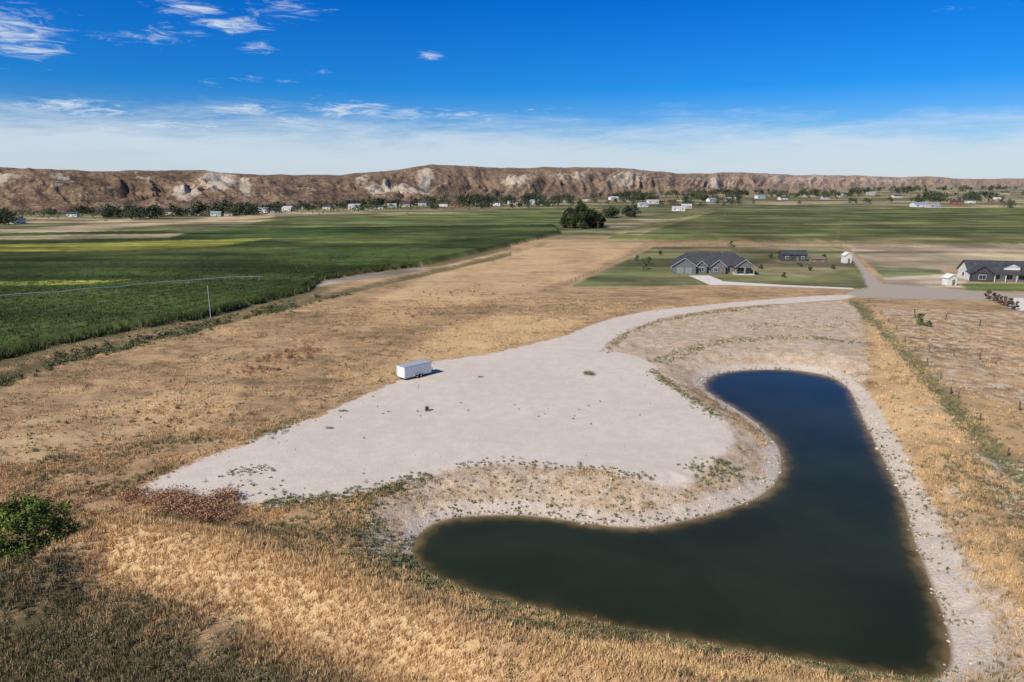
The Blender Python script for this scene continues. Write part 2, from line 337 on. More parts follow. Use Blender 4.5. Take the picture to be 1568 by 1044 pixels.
c=n.ramp(n.m('ADD',n.m('MULTIPLY',a1,.30),n.m('ADD',n.m('MULTIPLY',a2,.42),n.m('ADD',n.m('MULTIPLY',a4,.12),n.m('MULTIPLY',n.at('gul'),.19)))),[(.41,(.085,.057,.040)),(.5,(.165,.11,.075)),(.57,(.26,.175,.112)),(.67,(.40,.29,.195))])
c=n.mix(n.m('MULTIPLY',n.ss(a3,.46,.58),.62),c,(.075,.058,.038))
wm=n.m('ADD',n.at('wh'),n.m('ADD',n.m('MULTIPLY',n.m('SUBTRACT',a2,.5),2.0),n.m('MULTIPLY',n.m('SUBTRACT',n.at('gul'),.5),1.4)))
c=n.mix(n.m('MULTIPLY',n.m('MULTIPLY',n.ss(wm,.45,.75),n.ss(n.at('wh'),.05,.3)),.82),c,(.52,.44,.34))
c=n.mix(n.at('haze'),c,(.47,.35,.27))  # aerial haze painted into the hill colour, stronger with distance
n.bsdf(c,.95,.05,bump=a2,bs=.8,bd=8)
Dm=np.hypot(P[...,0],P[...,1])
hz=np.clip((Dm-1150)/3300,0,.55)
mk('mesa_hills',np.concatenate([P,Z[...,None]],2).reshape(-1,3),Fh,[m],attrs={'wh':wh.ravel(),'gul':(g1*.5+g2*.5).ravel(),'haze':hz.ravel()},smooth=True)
# ---------------------------------------------------------------- scatter generators
def tri_blades(cx,cy,cz,h,spread,nb,width,col,lean=.5):
    n_=len(cx); th=rng.uniform(0,6.283,(n_,nb)); rr=rng.uniform(0,1,(n_,nb))*spread[:,None]
    bx=cx[:,None]+rr*np.cos(th); by=cy[:,None]+rr*np.sin(th)
    hh=h[:,None]*rng.uniform(.6,1.1,(n_,nb)); ln=rng.uniform(.1,lean,(n_,nb))*hh; ta=th+rng.normal(0,.6,(n_,nb))
    wa=rng.uniform(0,3.14,(n_,nb)); wx=np.cos(wa)*width[:,None]*.5; wy=np.sin(wa)*width[:,None]*.5
    z0=np.broadcast_to(cz[:,None]-.04,bx.shape)
    V=np.stack([np.stack([bx-wx,by-wy,z0],-1),np.stack([bx+wx,by+wy,z0],-1),np.stack([bx+ln*np.cos(ta),by+ln*np.sin(ta),z0+hh],-1)],2)
    cc=np.repeat((col[:,None,:]*rng.uniform(.75,1.25,(n_,nb,1)))[:,:,None,:],3,2)
    return V.reshape(-1,3),np.arange(n_*nb*3).reshape(-1,3),cc.reshape(-1,3)
def leaves(c,rad,nl,size,col,zs=.8,shell=.45,jit=.3):
    n_=len(c); d=rng.normal(size=(n_,nl,3)); d/=np.linalg.norm(d,axis=2,keepdims=True)
    rr=(shell+(1-shell)*rng.uniform(0,1,(n_,nl,1)))*rng.uniform(.85,1.15,(n_,nl,1))
    p=c[:,None,:]+d*rr*rad[:,None,None]*np.array([1,1,zs])
    a=rng.normal(size=(n_,nl,3)); a/=np.linalg.norm(a,axis=2,keepdims=True)
    b=np.cross(a,rng.normal(size=(n_,nl,3))); b/=np.linalg.norm(b,axis=2,keepdims=True)
    sz=(size[:,None,None]*rng.uniform(.6,1.3,(n_,nl,1)))*.5
    V=np.stack([p-a*sz,p-b*sz*.6,p+a*sz,p+b*sz*.6],2)
    cc=col[:,None,:]*rng.uniform(1-jit,1+jit,(n_,nl,1)); cc=np.repeat(cc[:,:,None,:],4,2)
    return V.reshape(-1,3),np.arange(n_*nl*4).reshape(-1,4),cc.reshape(-1,3)
def sector(nn,r0,r1,a0=-46,a1=46,pw=1.0):
    a=np.radians(rng.uniform(a0,a1,nn)); rr=(r0**pw+(r1**pw-r0**pw)*rng.uniform(0,1,nn))**(1/pw)
    return rr*np.sin(a),rr*np.cos(a)
gold_=np.array([.72,.49,.24]); tan_=np.array([.53,.355,.195]); ol_=np.array([.20,.172,.085])
def grasscol(x,y,f):
    t=fbm(x/9,y/5,61,4)*.6+fbm(x/2,y/2,62,2)*.4+f['gold']*.16-f['dark']*.17+rng.normal(0,.08,len(x))
    a=sst(.37,.49,t)[:,None]; b=sst(.51,.65,t)[:,None]
    c=ol_*(1-a)+tan_*a; return c*(1-b)+gold_*b
def add(L,t):
    V,F_,c=t; off=sum(len(v) for v in L[0]); L[0].append(V); L[1].append(F_+off); L[2].append(c)
def fin(name,L,mats): return mk(name,np.concatenate(L[0]),np.concatenate(L[1]),mats,col=np.concatenate(L[2]))
def ok(f,x,y,thr=.5):
    k=(f['sd_pad']>.6+rng.normal(0,.7,len(x)))&(f['sd_pond']>f['shw']*.8+.2+rng.normal(0,.5,len(x)))&(f['crop']<.1)
    k&=rng.uniform(0,1,len(x))>f['soil']*.84
    return k
L=[[],[],[]]
for nn,r0,r1,pw,h,w,sprd,nb in ((86000,33,105,1.4,.5,.075,.22,7),(50000,100,210,1.3,.38,.11,.45,6)):
    x,y=sector(nn,r0,r1,pw=pw); f=fields(x,y); k=ok(f,x,y)
    dens=fbm(x/4,y/4,88,3)+f['gold']*.10+.2*sst(90,60,f['R']); k&=dens>.46+rng.normal(0,.05,nn)
    x,y=x[k],y[k]; f={a:b[k] for a,b in f.items()}; c=grasscol(x,y,f); m_=len(x)
    hh=h*rng.uniform(.5,1.3,m_)*(1+.15*f['gold']+.35*f['dark'])
    add(L,tri_blades(x,y,f['h'],hh,np.full(m_,sprd),nb,np.full(m_,w),c))
fin('dry_grass',L,[M_GR])
L=[[],[],[]]
def weeds(x,y,rad,col,nl,size,lift=.35,zs=.7):
    f=fields(x,y); k=(f['sd_pond']>.15)&(f['crop']<.5); x,y,rad,col=x[k],y[k],rad[k],col[k]
    c=np.stack([x,y,f['h'][k]+rad*lift],1); add(L,leaves(c,rad,nl,np.full(len(x),size),col,zs=zs,shell=.2))
def along(P,nn,off,sd,closed=True):
    P=np.asarray(P); Q=np.vstack([P,P[:1]]) if closed else P
    seg=np.diff(Q,axis=0); Ls=np.hypot(*seg.T); cum=np.concatenate([[0],np.cumsum(Ls)]); t=rng.uniform(0,cum[-1],nn)
    i_=np.clip(np.searchsorted(cum,t)-1,0,len(seg)-1); u_=(t-cum[i_])/Ls[i_]
    p=Q[i_]+seg[i_]*u_[:,None]; nrm=np.stack([seg[i_,1],-seg[i_,0]],1)/Ls[i_][:,None]
    return p+nrm*(off+rng.normal(0,sd,nn))[:,None]
def gc(nn): 
    b=rng.uniform(0,1,(nn,1)); return np.array([.11,.135,.05])*(1-b)+np.array([.26,.24,.125])*b
x,y=sector(3000,36,130,pw=1.4); f=fields(x,y); k=ok(f,x,y)&(fbm(x/9,y/9,101,3)>.5)&(f['gold']<1); x,y=x[k],y[k]
weeds(x,y,rng.uniform(.15,.5,len(x)),gc(len(x)),24,.16)
x,y=sector(2200,110,240,pw=1.3); f=fields(x,y); k=ok(f,x,y)&(fbm(x/12,y/12,102,3)>.5); x,y=x[k],y[k]
weeds(x,y,rng.uniform(.2,.6,len(x)),gc(len(x))*1.1,18,.22)
x,y=sector(6500,36,75,-46,5,pw=1.4); f=fields(x,y); k=(f['dark']>.5)&(fbm(x/3,y/3,111,3)>.42); x,y=x[k],y[k]
b=rng.uniform(0,1,(len(x),1)); weeds(x,y,rng.uniform(.15,.5,len(x)),np.array([.17,.17,.085])*(1-b)+np.array([.38,.33,.21])*b,26,.13)
p=along(NSH,1500,np.full(1500,.1),.75,False); weeds(p[:,0],p[:,1],rng.uniform(.12,.42,1500),gc(1500)*.95,24,.15)
p=along(POND,700,-np.abs(rng.normal(0,.5,700))-.2,.1); k=fbm(p[:,0]/5,p[:,1]/5,8,3)>.5; p=p[k]; weeds(p[:,0],p[:,1],rng.uniform(.08,.25,len(p)),gc(len(p)),20,.13)
for P,nn,sd_,s0,s1 in (([(1000,565),(1015,580),(1050,602),(1100,640)],220,.7,.15,.5),([(1000,555),(1030,545),(1080,528),(1150,520),(1250,518),(1320,525)],360,1.4,.2,.6),([(925,540),(960,510),(1010,492),(1080,480),(1180,470)],320,.7,.2,.6),
     ([(405,770),(480,768),(540,758),(600,745),(660,728)],360,.9,.15,.5),([(700,716),(760,706),(850,713),(930,720),(1000,733)],120,.7,.12,.4),([(1060,725),(1110,705),(1135,720)],130,1.4,.2,.5),([(1310,460),(1400,555),(1500,665),(1568,735)],1100,1.2,.15,.5),
     ([(330,730),(400,715),(420,722)],40,.8,.12,.4),([(370,678),(450,650)],80,1,.15,.5),([(895,572),(910,574)],40,.5,.4,.9),([(250,765),(360,745),(440,770)],50,1.5,.15,.4),([(455,790),(540,800),(575,840),(660,900)],420,2.2,.15,.5),([(555,760),(575,800),(600,860)],160,1.3,.15,.5),
     ([(1340,640),(1380,700),(1440,780),(1500,860)],150,2.5,.12,.35),([(700,935),(900,965)],250,1.5,.15,.45),([(1450,700),(1568,800)],260,4,.2,.6),([(500,657),(508,655)],6,.3,.2,.5),([(522,631),(530,629)],8,.3,.2,.5),([(733,577),(740,578)],5,.3,.15,.35),([(650,760),(800,750),(950,770),(1080,760)],200,2,.12,.35),([(1130,500),(1310,500)],110,3,.15,.45),([(0,690),(180,700),(330,660)],110,4,.2,.6),([(640,480),(850,470),(1000,470)],120,5,.2,.6),([(460,650),(700,620),(980,640)],22,5,.1,.25)):
    p=along(GP(P),nn,np.zeros(nn),sd_,False); weeds(p[:,0],p[:,1],rng.uniform(s0,s1,nn),gc(nn),24,.16)
fin('green_weeds',L,[M_LF])
L=[[],[],[]]
for (u,v,nn,sdx,s0,s1) in ((232,760,14,1.6,.6,1.2),(265,768,26,1.6,.8,1.6),(295,782,30,1.6,.9,1.8),(325,792,46,1.7,1.0,2.1),(345,765,18,.8,.7,1.6),(430,550,32,3,.6,1.2),(470,538,24,2.5,.5,1.1),(400,566,16,2,.5,1.0),(160,765,20,3,.5,1.1),(1140,988,14,.5,.4,.7),(240,640,14,5,.4,.8),(700,450,12,6,.4,.8),(640,480,12,6,.4,.8)):
    px,py=G(u,v); x=px+rng.normal(0,sdx,nn); y=py+rng.normal(0,sdx*.7,nn); b=rng.uniform(0,1,(nn,1))
    weeds(x,y,rng.uniform(s0,s1,nn)*.75,np.array([.26,.13,.075])*(1-b)+np.array([.52,.31,.18])*b,90,.2,.6,1.0)
fin('rust_brown_shrubs',L,[M_LF])
L=[[],[],[]]
nn=1700; p=along(DITCH[:9],nn,np.zeros(nn)+.5,2.2,False); k=fbm(p[:,0]/9,p[:,1]/9,5,3)>.42; p=p[k]
weeds(p[:,0],p[:,1],rng.uniform(.35,1.0,len(p)),np.array([.085,.092,.04])*rng.uniform(.7,2.4,(len(p),1)),28,.36)
fin('ditch_brush',L,[M_LF])
x,y=sector(70000,120,420,-52,-8,pw=1.2); f=fields(x,y); edge=f['sc']>-2.2
k=(f['sc']<.5)&(edge|(rng.uniform(0,1,len(x))<sst(380,180,f['R'])*.8))
ph=np.sin((.92*x-.40*y)*6.283/5.5+f['n1']*1.5)
x,y=x[k],y[k]; h_=f['h'][k]; edge=edge[k]; ph=ph[k]
c=np.array([.062,.086,.023])*rng.uniform(.6,1.5,(len(x),1))*(1+.25*ph)[:,None]; m_=len(x)
zz=np.where(edge,0,h_-.35)
L=[[],[],[]]; add(L,tri_blades(x,y,zz,np.where(edge,2.5,.85),np.full(m_,.5),6,np.full(m_,.30),c,.6)); fin('corn_crop',L,[M_LF])
def rocks(x,y,rad,base):
    t=(1+5**.5)/2
    iv=np.array([(-1,t,0),(1,t,0),(-1,-t,0),(1,-t,0),(0,-1,t),(0,1,t),(0,-1,-t),(0,1,-t),(t,0,-1),(t,0,1),(-t,0,-1),(-t,0,1)])/1.9
    fi=np.array([(0,11,5),(0,5,1),(0,1,7),(0,7,10),(0,10,11),(1,5,9),(5,11,4),(11,10,2),(10,7,6),(7,1,8),(3,9,4),(3,4,2),(3,2,6),(3,6,8),(3,8,9),(4,9,5),(2,4,11),(6,2,10),(8,6,7),(9,8,1)])
    n_=len(x); f=fields(x,y); k=f['sd_pond']>-.3
    V=iv[None]*rng.uniform(.65,1.25,(n_,12,1))*rad[:,None,None]*np.stack([rng.uniform(.8,1.3,n_),rng.uniform(.8,1.3,n_),rng.uniform(.4,.7,n_)],1)[:,None,:]
    V=V+np.stack([x,y,f['h']+rad*.12],1)[:,None,:]
    c=np.repeat((np.array(base)*rng.uniform(.65,1.1,(n_,1)))[:,None,:],12,1)
    V,c=V[k],c[k]; return V.reshape(-1,3),(fi[None]+(np.arange(k.sum())*12)[:,None,None]).reshape(-1,3),c.reshape(-1,3)
L=[[],[],[]]
p=along(POND,2600,-np.abs(rng.normal(0,1,2600))*1.3-.1,.3); add(L,rocks(p[:,0],p[:,1],rng.gamma(2,.036,2600),(.60,.50,.39)))
p=along(POND,800,np.abs(rng.normal(0,1,800))*1.5,.3); add(L,rocks(p[:,0],p[:,1],rng.gamma(2,.036,800),(.56,.47,.37)))
x,y=sector(6000,45,130,pw=1.4); f=fields(x,y); k=((f['sd_pad']<1.5)&(f['sd_pad']>-9)&(fbm(x/3,y/3,7,3)>.5))|(f['soil']>.4)
add(L,rocks(x[k],y[k],rng.gamma(2,.03,k.sum()),(.56,.46,.35)))
fin('loose_rocks',L,[M_RK])
# ---------------------------------------------------------------- trees
def tree(name,loc,h,cw,ncl,nl,ls,col,base=.12,rr_=(.13,.24),hv=.35):
    V=[];Fc=[];c=[];mi=[]
    def tube(p0,p1,r0,r1,k=7):
        p0,p1=np.array(p0,float),np.array(p1,float); d=p1-p0; d/=np.linalg.norm(d)
        a=np.cross(d,[.3,.9,.1]); a/=np.linalg.norm(a); b=np.cross(d,a); o_=len(V)
        for p,r_ in((p0,r0),(p1,r1)):
            for q_ in range(k):
                an=q_*6.283/k; V.append(p+(a*math.cos(an)+b*math.sin(an))*r_); c.append((.13,.1,.07))
        for q_ in range(k): Fc.append((o_+q_,o_+(q_+1)%k,o_+k+(q_+1)%k,o_+k+q_)); mi.append(1)
    tr=h*.022+.05
    tube((0,0,-.2),(h*.01,0,h*.4),tr*1.4,tr*.9); tube((h*.01,0,h*.4),(0,h*.02,h*.75),tr*.9,tr*.35)
    cen=[];rad=[]
    for k in range(ncl):
        th=rng.uniform(0,6.283); t_=rng.uniform(0,1); z=h*(base+.1+(0.88-base)*t_)
        wr=cw*.5*(math.sin(math.pi*min(1,(t_*.8+.18)))**.6)*rng.uniform(.35,.95)
        cpt=(math.cos(th)*wr,math.sin(th)*wr,z-h*.04); cen.append(cpt); rad.append(cw*rng.uniform(*rr_))
        if k%2==0: tube((0,0,min(z*.7,h*.7)),cpt,tr*.45,tr*.12,5)
    cen=np.array(cen);rad=np.array(rad)
    cl=np.array(col)*rng.uniform(1-hv,1+hv,(ncl,1))
    V2,F2,c2=leaves(cen,rad,nl,np.full(ncl,ls),cl,zs=.85,shell=.3)
    o_=len(V); V=np.concatenate([np.array(V),V2]); Fq_=np.concatenate([np.array(Fc),F2+o_]); c=np.concatenate([np.array(c),c2]); mi=np.concatenate([np.array(mi),np.zeros(len(F2),int)])
    ob=mk(name,V,Fq_,[M_LF,M_BARK],col=c,midx=mi); 
    ob.location=loc; return ob
def gz(x,y): return float(fields(np.array([x]),np.array([y]))['h'][0])
def at(u,v,z=0):
    x,y=G(u,v,z); return (x,y,gz(x,y))
tree('green_shrub_tree',at(48,868),6.0,9.0,100,150,.27,(.125,.17,.032),base=-.04,rr_=(.06,.14),hv=.55)
for u,v,h,w in ((872,349,15,14),(889,350,19,16),(905,349,15,13),(917,347,10,9)):
    tree('cottonwood_tree',at(u,v),h,w,40,130,.95,(.048,.064,.024),base=.0,hv=.5)
for u,v,h,w,cc in ((985,412,4.5,3.5,(.09,.12,.04)),(993,405,4,3,(.11,.13,.05)),(975,400,3,2.5,(.1,.12,.04)),(1262,398,3,3,(.06,.09,.03)),(1408,498,3.2,3.2,(.11,.14,.04)),(1180,395,3,2.5,(.08,.1,.04)),(1120,383,5,4,(.06,.09,.03)),(1240,415,2.5,2,(.07,.1,.04)),(1200,425,2.2,2,(.08,.1,.04)),(1420,500,1.6,2,(.1,.13,.05)),(1010,390,3,2.2,(.08,.1,.04)),(1165,412,2,2,(.08,.1,.04)),(1275,412,2.2,2,(.1,.11,.05)),(1225,408,2.4,2,(.09,.11,.05))):
    tree('young_tree',at(u,v),h,w,12,60,.30,cc,base=.1)
for k in range(6): tree('brown_leaved_tree',at(1512+k*8,458+k*3.2),2.8,2.4,10,70,.3,(.13,.085,.055),base=.15)
L=[[],[],[]]; TL=[]
def tl(u0,u1,v0,v1,n_,h0,h1):
    cl=[rng.uniform(u0,u1) for _ in range(max(2,n_//7))]
    for _ in range(int(n_*.85)):
        u=cl[rng.integers(len(cl))]+rng.normal(0,(u1-u0)*.02+2) if rng.uniform()<.75 else rng.uniform(u0,u1)
        TL.append((u,v0+(v1-v0)*(u-u0)/(u1-u0)+rng.normal(0,1.1),rng.uniform(h0,h1)*1.15))
tl(160,430,333,327,100,6,13); tl(90,170,327,327,20,5,9); tl(0,60,343,341,14,5,10); tl(-400,0,350,342,60,6,12); tl(300,350,330,328,14,10,15); tl(180,240,336,334,14,8,13); tl(0,160,331,328,20,4,8)
tl(430,700,321,313,80,5,11); tl(550,585,318,317,14,8,14); tl(700,860,314,307,90,6,14); tl(705,735,316,314,16,12,18); tl(740,900,318,313,36,6,12); tl(350,700,326,319,24,5,10)
tl(925,972,333,331,34,6,11); tl(860,1000,305,301,56,6,13); tl(1000,1200,300,297,100,7,16); tl(970,1010,307,306,18,10,17); tl(1200,1400,298,294,76,7,15); tl(1400,1445,308,307,26,10,17); tl(900,1100,311,307,34,6,12)
tl(1455,1500,309,308,16,10,16); tl(1300,1568,292,290,100,8,16); tl(1568,2100,300,296,60,8,14); tl(1040,1568,315,309,50,5,11); tl(640,670,312,311,10,8,13); tl(1000,1568,288,285.5,120,8,15); tl(1060,1130,306,304,24,8,14); tl(1000,1568,304,301,70,6,13); tl(1530,1568,318,317,8,6,10)
for u,v,h in TL:
    x,y=G(u,v); nc=6; w=h*rng.uniform(.8,1.3)
    cen=np.stack([x+rng.normal(0,w*.22,nc),y+rng.normal(0,w*.22,nc),h*rng.uniform(.2,.8,nc)],1)
    add(L,leaves(cen,np.full(nc,w*.3),24,np.full(nc,h*.16),np.array([.052,.066,.032])*rng.uniform(.6,1.7)*np.ones((nc,1)),zs=.95,shell=.2))
fin('distant_trees',L,[M_LF])
L=[[],[],[]]
nn=3600; u=rng.uniform(-100,1650,nn); v=np.interp(u,[0,200,400,700,1000,1200,1568],[328,325,322,314,304,300,296])+np.abs(rng.normal(0,4.5,nn))-4
pp=np.array([G(a,b) for a,b in zip(u,v)]); f=fields(pp[:,0],pp[:,1]); k=(f['sc']>5)&(f['sr']>5); pp=pp[k]; nn=len(pp)
rd_=rng.uniform(.8,2.2,nn); add(L,leaves(np.stack([pp[:,0],pp[:,1],rd_*.5],1),rd_,12,rd_*.7,np.array([.10,.095,.05])*rng.uniform(.6,1.6,(nn,1)),zs=.7,shell=.2)); fin('distant_scrub',L,[M_LF])
# ---------------------------------------------------------------- buildings
def box(name,cx,cy,cz,sx,sy,sz,m_,par,rz=0):
    v=np.array([(a,b,c_) for a in(-.5,.5) for b in(-.5,.5) for c_ in(-.5,.5)])*np.array([sx,sy,sz])
    f_=[(0,1,3,2),(4,6,7,5),(0,4,5,1),(2,3,7,6),(0,2,6,4),(1,5,7,3)]
    o_=mk(name,v,f_,[m_],parent=par); o_.location=(cx,cy,cz); o_.rotation_euler[2]=rz; return o_
def gable(name,cx,cy,z0,lx,ly,rise,roof,wall,par,oh=.5,axis='x',th=.22):
    hy=ly/2; hx=lx/2
    def tr(p): return p if axis=='x' else (p[1],p[0],p[2])
    tri=[(-hx,-hy,0),(-hx,hy,0),(-hx,0,rise),(hx,-hy,0),(hx,hy,0),(hx,0,rise)]
    mk(name+'_gable_wall',[tr(p) for p in tri],[(0,1,2),(3,5,4),(0,2,5,3),(1,4,5,2),(0,3,4,1)],[wall],parent=par).location=(cx,cy,z0)
    sl=rise/hy; e=hy+oh; V=[]
    X0=hx+oh
    for x_ in(-X0,X0): V+=[(x_,-e,-oh*sl+.02),(x_,0,rise+.02),(x_,e,-oh*sl+.02),(x_,e,-oh*sl+th),(x_,0,rise+th+.04),(x_,-e,-oh*sl+th)]
    f_=[(0,1,4,5),(1,2,3,4),(6,11,10,7),(7,10,9,8),(5,4,10,11),(4,3,9,10),(0,6,7,1),(1,7,8,2),(0,5,11,6),(2,8,9,3)]
    mk(name+'_roof',[tr(p) for p in V],f_,[roof],parent=par).location=(cx,cy,z0)
def hip(name,cx,cy,z0,lx,ly,rise,roof,par,oh=.5):
    hx,hy=lx/2+oh,ly/2+oh; rx=max(hx-hy,0.5)
    V=[(-hx,-hy,0),(hx,-hy,0),(hx,hy,0),(-hx,hy,0),(-rx,0,rise),(rx,0,rise),(-hx,-hy,-.2),(hx,-hy,-.2),(hx,hy,-.2),(-hx,hy,-.2)]
    f_=[(0,1,5,4),(1,2,5),(2,3,4,5),(3,0,4),(0,6,7,1),(1,7,8,2),(2,8,9,3),(3,9,6,0),(6,9,8,7)]
    mk(name+'_roof',V,f_,[roof],parent=par).location=(cx,cy,z0)
def window(cx,cy,cz,w,h,par,face='-y'):
    if face=='-y':
        box('window_frame',cx,cy-.03,cz,w+.25,.06,h+.25,TRIM,par); box('window_glass',cx,cy-.075,cz,w,.03,h,GLS,par); box('window_mullion',cx,cy-.1,cz,.07,.02,h,TRIM,par)
    else:
        s_=-1 if face=='-x' else 1
        box('window_frame',cx+s_*.03,cy,cz,.06,w+.25,h+.25,TRIM,par); box('window_glass',cx+s_*.075,cy,cz,.03,w,h,GLS,par)
TRIM=mat('white_trim',(.62,.6,.57),.6,5,.08); GLS=mat('window_glass_mat',(.03,.04,.05),.08,2,.1,.6)
ROOF=mat('slate_shingles',(.055,.057,.062),.85,1.2,.35); SID=mat('grey_siding',(.14,.145,.15),.8,2,.12); STN=mat('tan_stone',(.30,.24,.18),.9,4,.35); DOORM=mat('garage_door_grey',(.24,.24,.24),.6,3,.06)
WSID=mat('white_siding',(.66,.64,.6),.7,2,.08); TANS=mat('tan_siding',(.45,.37,.28),.8,2,.12); CONC=mat('concrete',(.66,.60,.53),.9,1.5,.1); BLKM=mat('charcoal_siding',(.06,.062,.066),.8,2,.2); WOOD=mat('weathered_wood',(.20,.15,.11),.9,5,.35); STEEL=mat('galvanised_steel',(.5,.5,.5),.45,3,.15,.5)
GWAL=mat('pale_grey_siding',(.42,.42,.41),.8,2,.12)
RED=mat('red_barn',(.26,.07,.05)); BLUR=mat('blue_grey_metal_roof',(.26,.31,.38),.5,1,.1)
def empty(name,loc,rz=0):
    e_=bpy.data.objects.new(name,None); S.collection.objects.link(e_); e_.location=loc; e_.rotation_euler[2]=rz; e_.empty_display_size=.5; return e_
hx_,hy_=G(1094,419); RH=empty('ranch_house',(hx_,hy_+7,0.05),math.radians(-8))
box('main_walls',0,0,1.55,30,12,3.1,SID,RH); hip('main',0,0,3.15,30,12,4.6,ROOF,RH,.6)
box('stone_base',0,0,.4,30.1,12.1,.8,STN,RH)
box('garage_walls',-11,-6.5,1.6,9,5,3.2,SID,RH); gable('garage',-11,-5.2,3.2,7.6,9,3.0,ROOF,SID,RH,.5,'y')
box('entry_walls',2.2,-6.6,1.6,5.5,3.0,3.2,SID,RH); gable('entry',2.2,-5.0,3.2,6.2,5.5,2.4,ROOF,SID,RH,.5,'y')
box('bedroom_walls',-4.2,-6.4,1.55,4,2,3.1,SID,RH); gable('bedroom',-4.2,-5.0,3.2,4.8,4,1.8,ROOF,SID,RH,.45,'y')
gable('porch',12,-5.2,3.2,8.5,7.4,2.8,ROOF,SID,RH,.5,'y')
for px_ in(8.6,12,15.4): box('porch_column',px_,-9.1,1.6,.5,.5,3.2,STN,RH)
box('porch_floor',12,-7.7,.1,8,3.6,.2,CONC,RH); box('porch_beam',12,-9.1,3.08,7.3,.4,.24,TRIM,RH)
for gx_ in(-12.6,-9.4): box('garage_door',gx_,-9.03,1.25,2.7,.08,2.4,DOORM,RH)
for (gx_,gy_,lw,ri) in((-11,-9.56,4.5+.5,3.0),(2.2,-8.66,3.25,2.4),(-4.2,-7.96,2.45,1.8),(12,-10.02,4.2,2.8)):
    for sgn in(-1,1):
        ln_=math.hypot(lw,ri*lw/(lw-.5)); an=math.atan2(ri,lw-.5)
        b_=box('gable_fascia',gx_+sgn*lw/2,gy_,3.2+ri/2-.16,ln_,.07,.13,TRIM,RH); b_.rotation_euler[1]=sgn*an
for wx_,wy_,ww in((-4.2,-7.4,1.8),(-.9,-6,1.2),(1.2,-8.1,1.3),(6.0,-6,2.2),(11,-6,2.4),(13.8,-6,1.2)): window(wx_,wy_,1.7,ww,1.4,RH)
box('front_door',3.4,-8.13,1.1,1.0,.08,2.1,WOOD,RH)
for wy_ in(-3,1.5,4): window(-15,wy_,1.7,1.4,1.3,RH,'-x')
box('chimney',5,2,6.6,1.2,1.2,2.0,STN,RH)
hx_,hy_=G(1545,433); RB=empty('farm_style_house',(hx_+3,hy_+8,.05),math.radians(-14))
box('main_walls',0,0,1.6,26,11,3.2,WSID,RB); gable('main',0,0,3.2,26,11,3.6,ROOF,WSID,RB,.6,'x')
box('dormer_wall',1,-3.2,4.7,5,2.4,1.4,WSID,RB); gable('dormer',1,-2.6,5.4,4.2,5,1.0,ROOF,WSID,RB,.3,'y')
box('wing_walls',-9.6,-6.6,1.6,6.5,3,3.2,BLKM,RB); gable('wing',-9.6,-5.4,3.2,5.8,6.5,2.4,ROOF,BLKM,RB,.4,'y')
for px_ in(-5.5,-2,1.5,5,8.5): box('porch_post',px_,-7.8,1.5,.25,.25,3.0,TRIM,RB)
mk('porch_roof',[(-6,-5.6,3.4),(12,-5.6,3.4),(12,-8.3,2.95),(-6,-8.3,2.95),(-6,-5.6,3.25),(12,-5.6,3.25),(12,-8.3,2.8),(-6,-8.3,2.8)],[(0,3,2,1),(4,5,6,7),(3,7,6,2),(0,4,7,3),(1,2,6,5),(0,1,5,4)],[ROOF],parent=RB)
for wx_ in(-4,0,4,8): window(wx_,-5.5,1.6,1.8,1.6,RB)
window(-9.6,-8.1,1.7,2.2,1.5,RB); window(-13,0,1.7,1.6,1.3,RB,'-x')
def cottage(name,u,v,w,d,h,rise,wall,roof,rz=0,ax='x'):
    x_,y_=G(u,v); e_=empty(name,(x_,y_+d/2,gz(x_,y_)+.02),rz)
    box('walls',0,0,h/2,w,d,h,wall,e_); 
    if ax=='x': gable('main',0,0,h,w,d,rise,roof,wall,e_,.3,'x')
    else: gable('main',0,0,h,d,w,rise,roof,wall,e_,.3,'y')
    box('door',w*.12,-d/2-.03,min(1.05,h*.42),min(1.0,w*.3),.05,min(2.1,h*.8),WOOD,e_)
    if w>5:
        for k in(-.3,.34): window(w*k,-d/2,h*.55,w*.12,h*.35,e_)
    return e_
cottage('dark_shed',1217,400,11,6,3.0,1.6,BLKM,ROOF,-.1)
cottage('white_garden_shed',1298,403,3.2,3.2,3.4,1.2,WSID,WSID,0,'y')
cottage('white_garden_shed',1457,437,3.4,3.0,2.6,1.1,WSID,WSID,.1,'y')
cottage('wooden_lean_to',1253,402,6,3,1.6,.6,WOOD,WOOD,0)
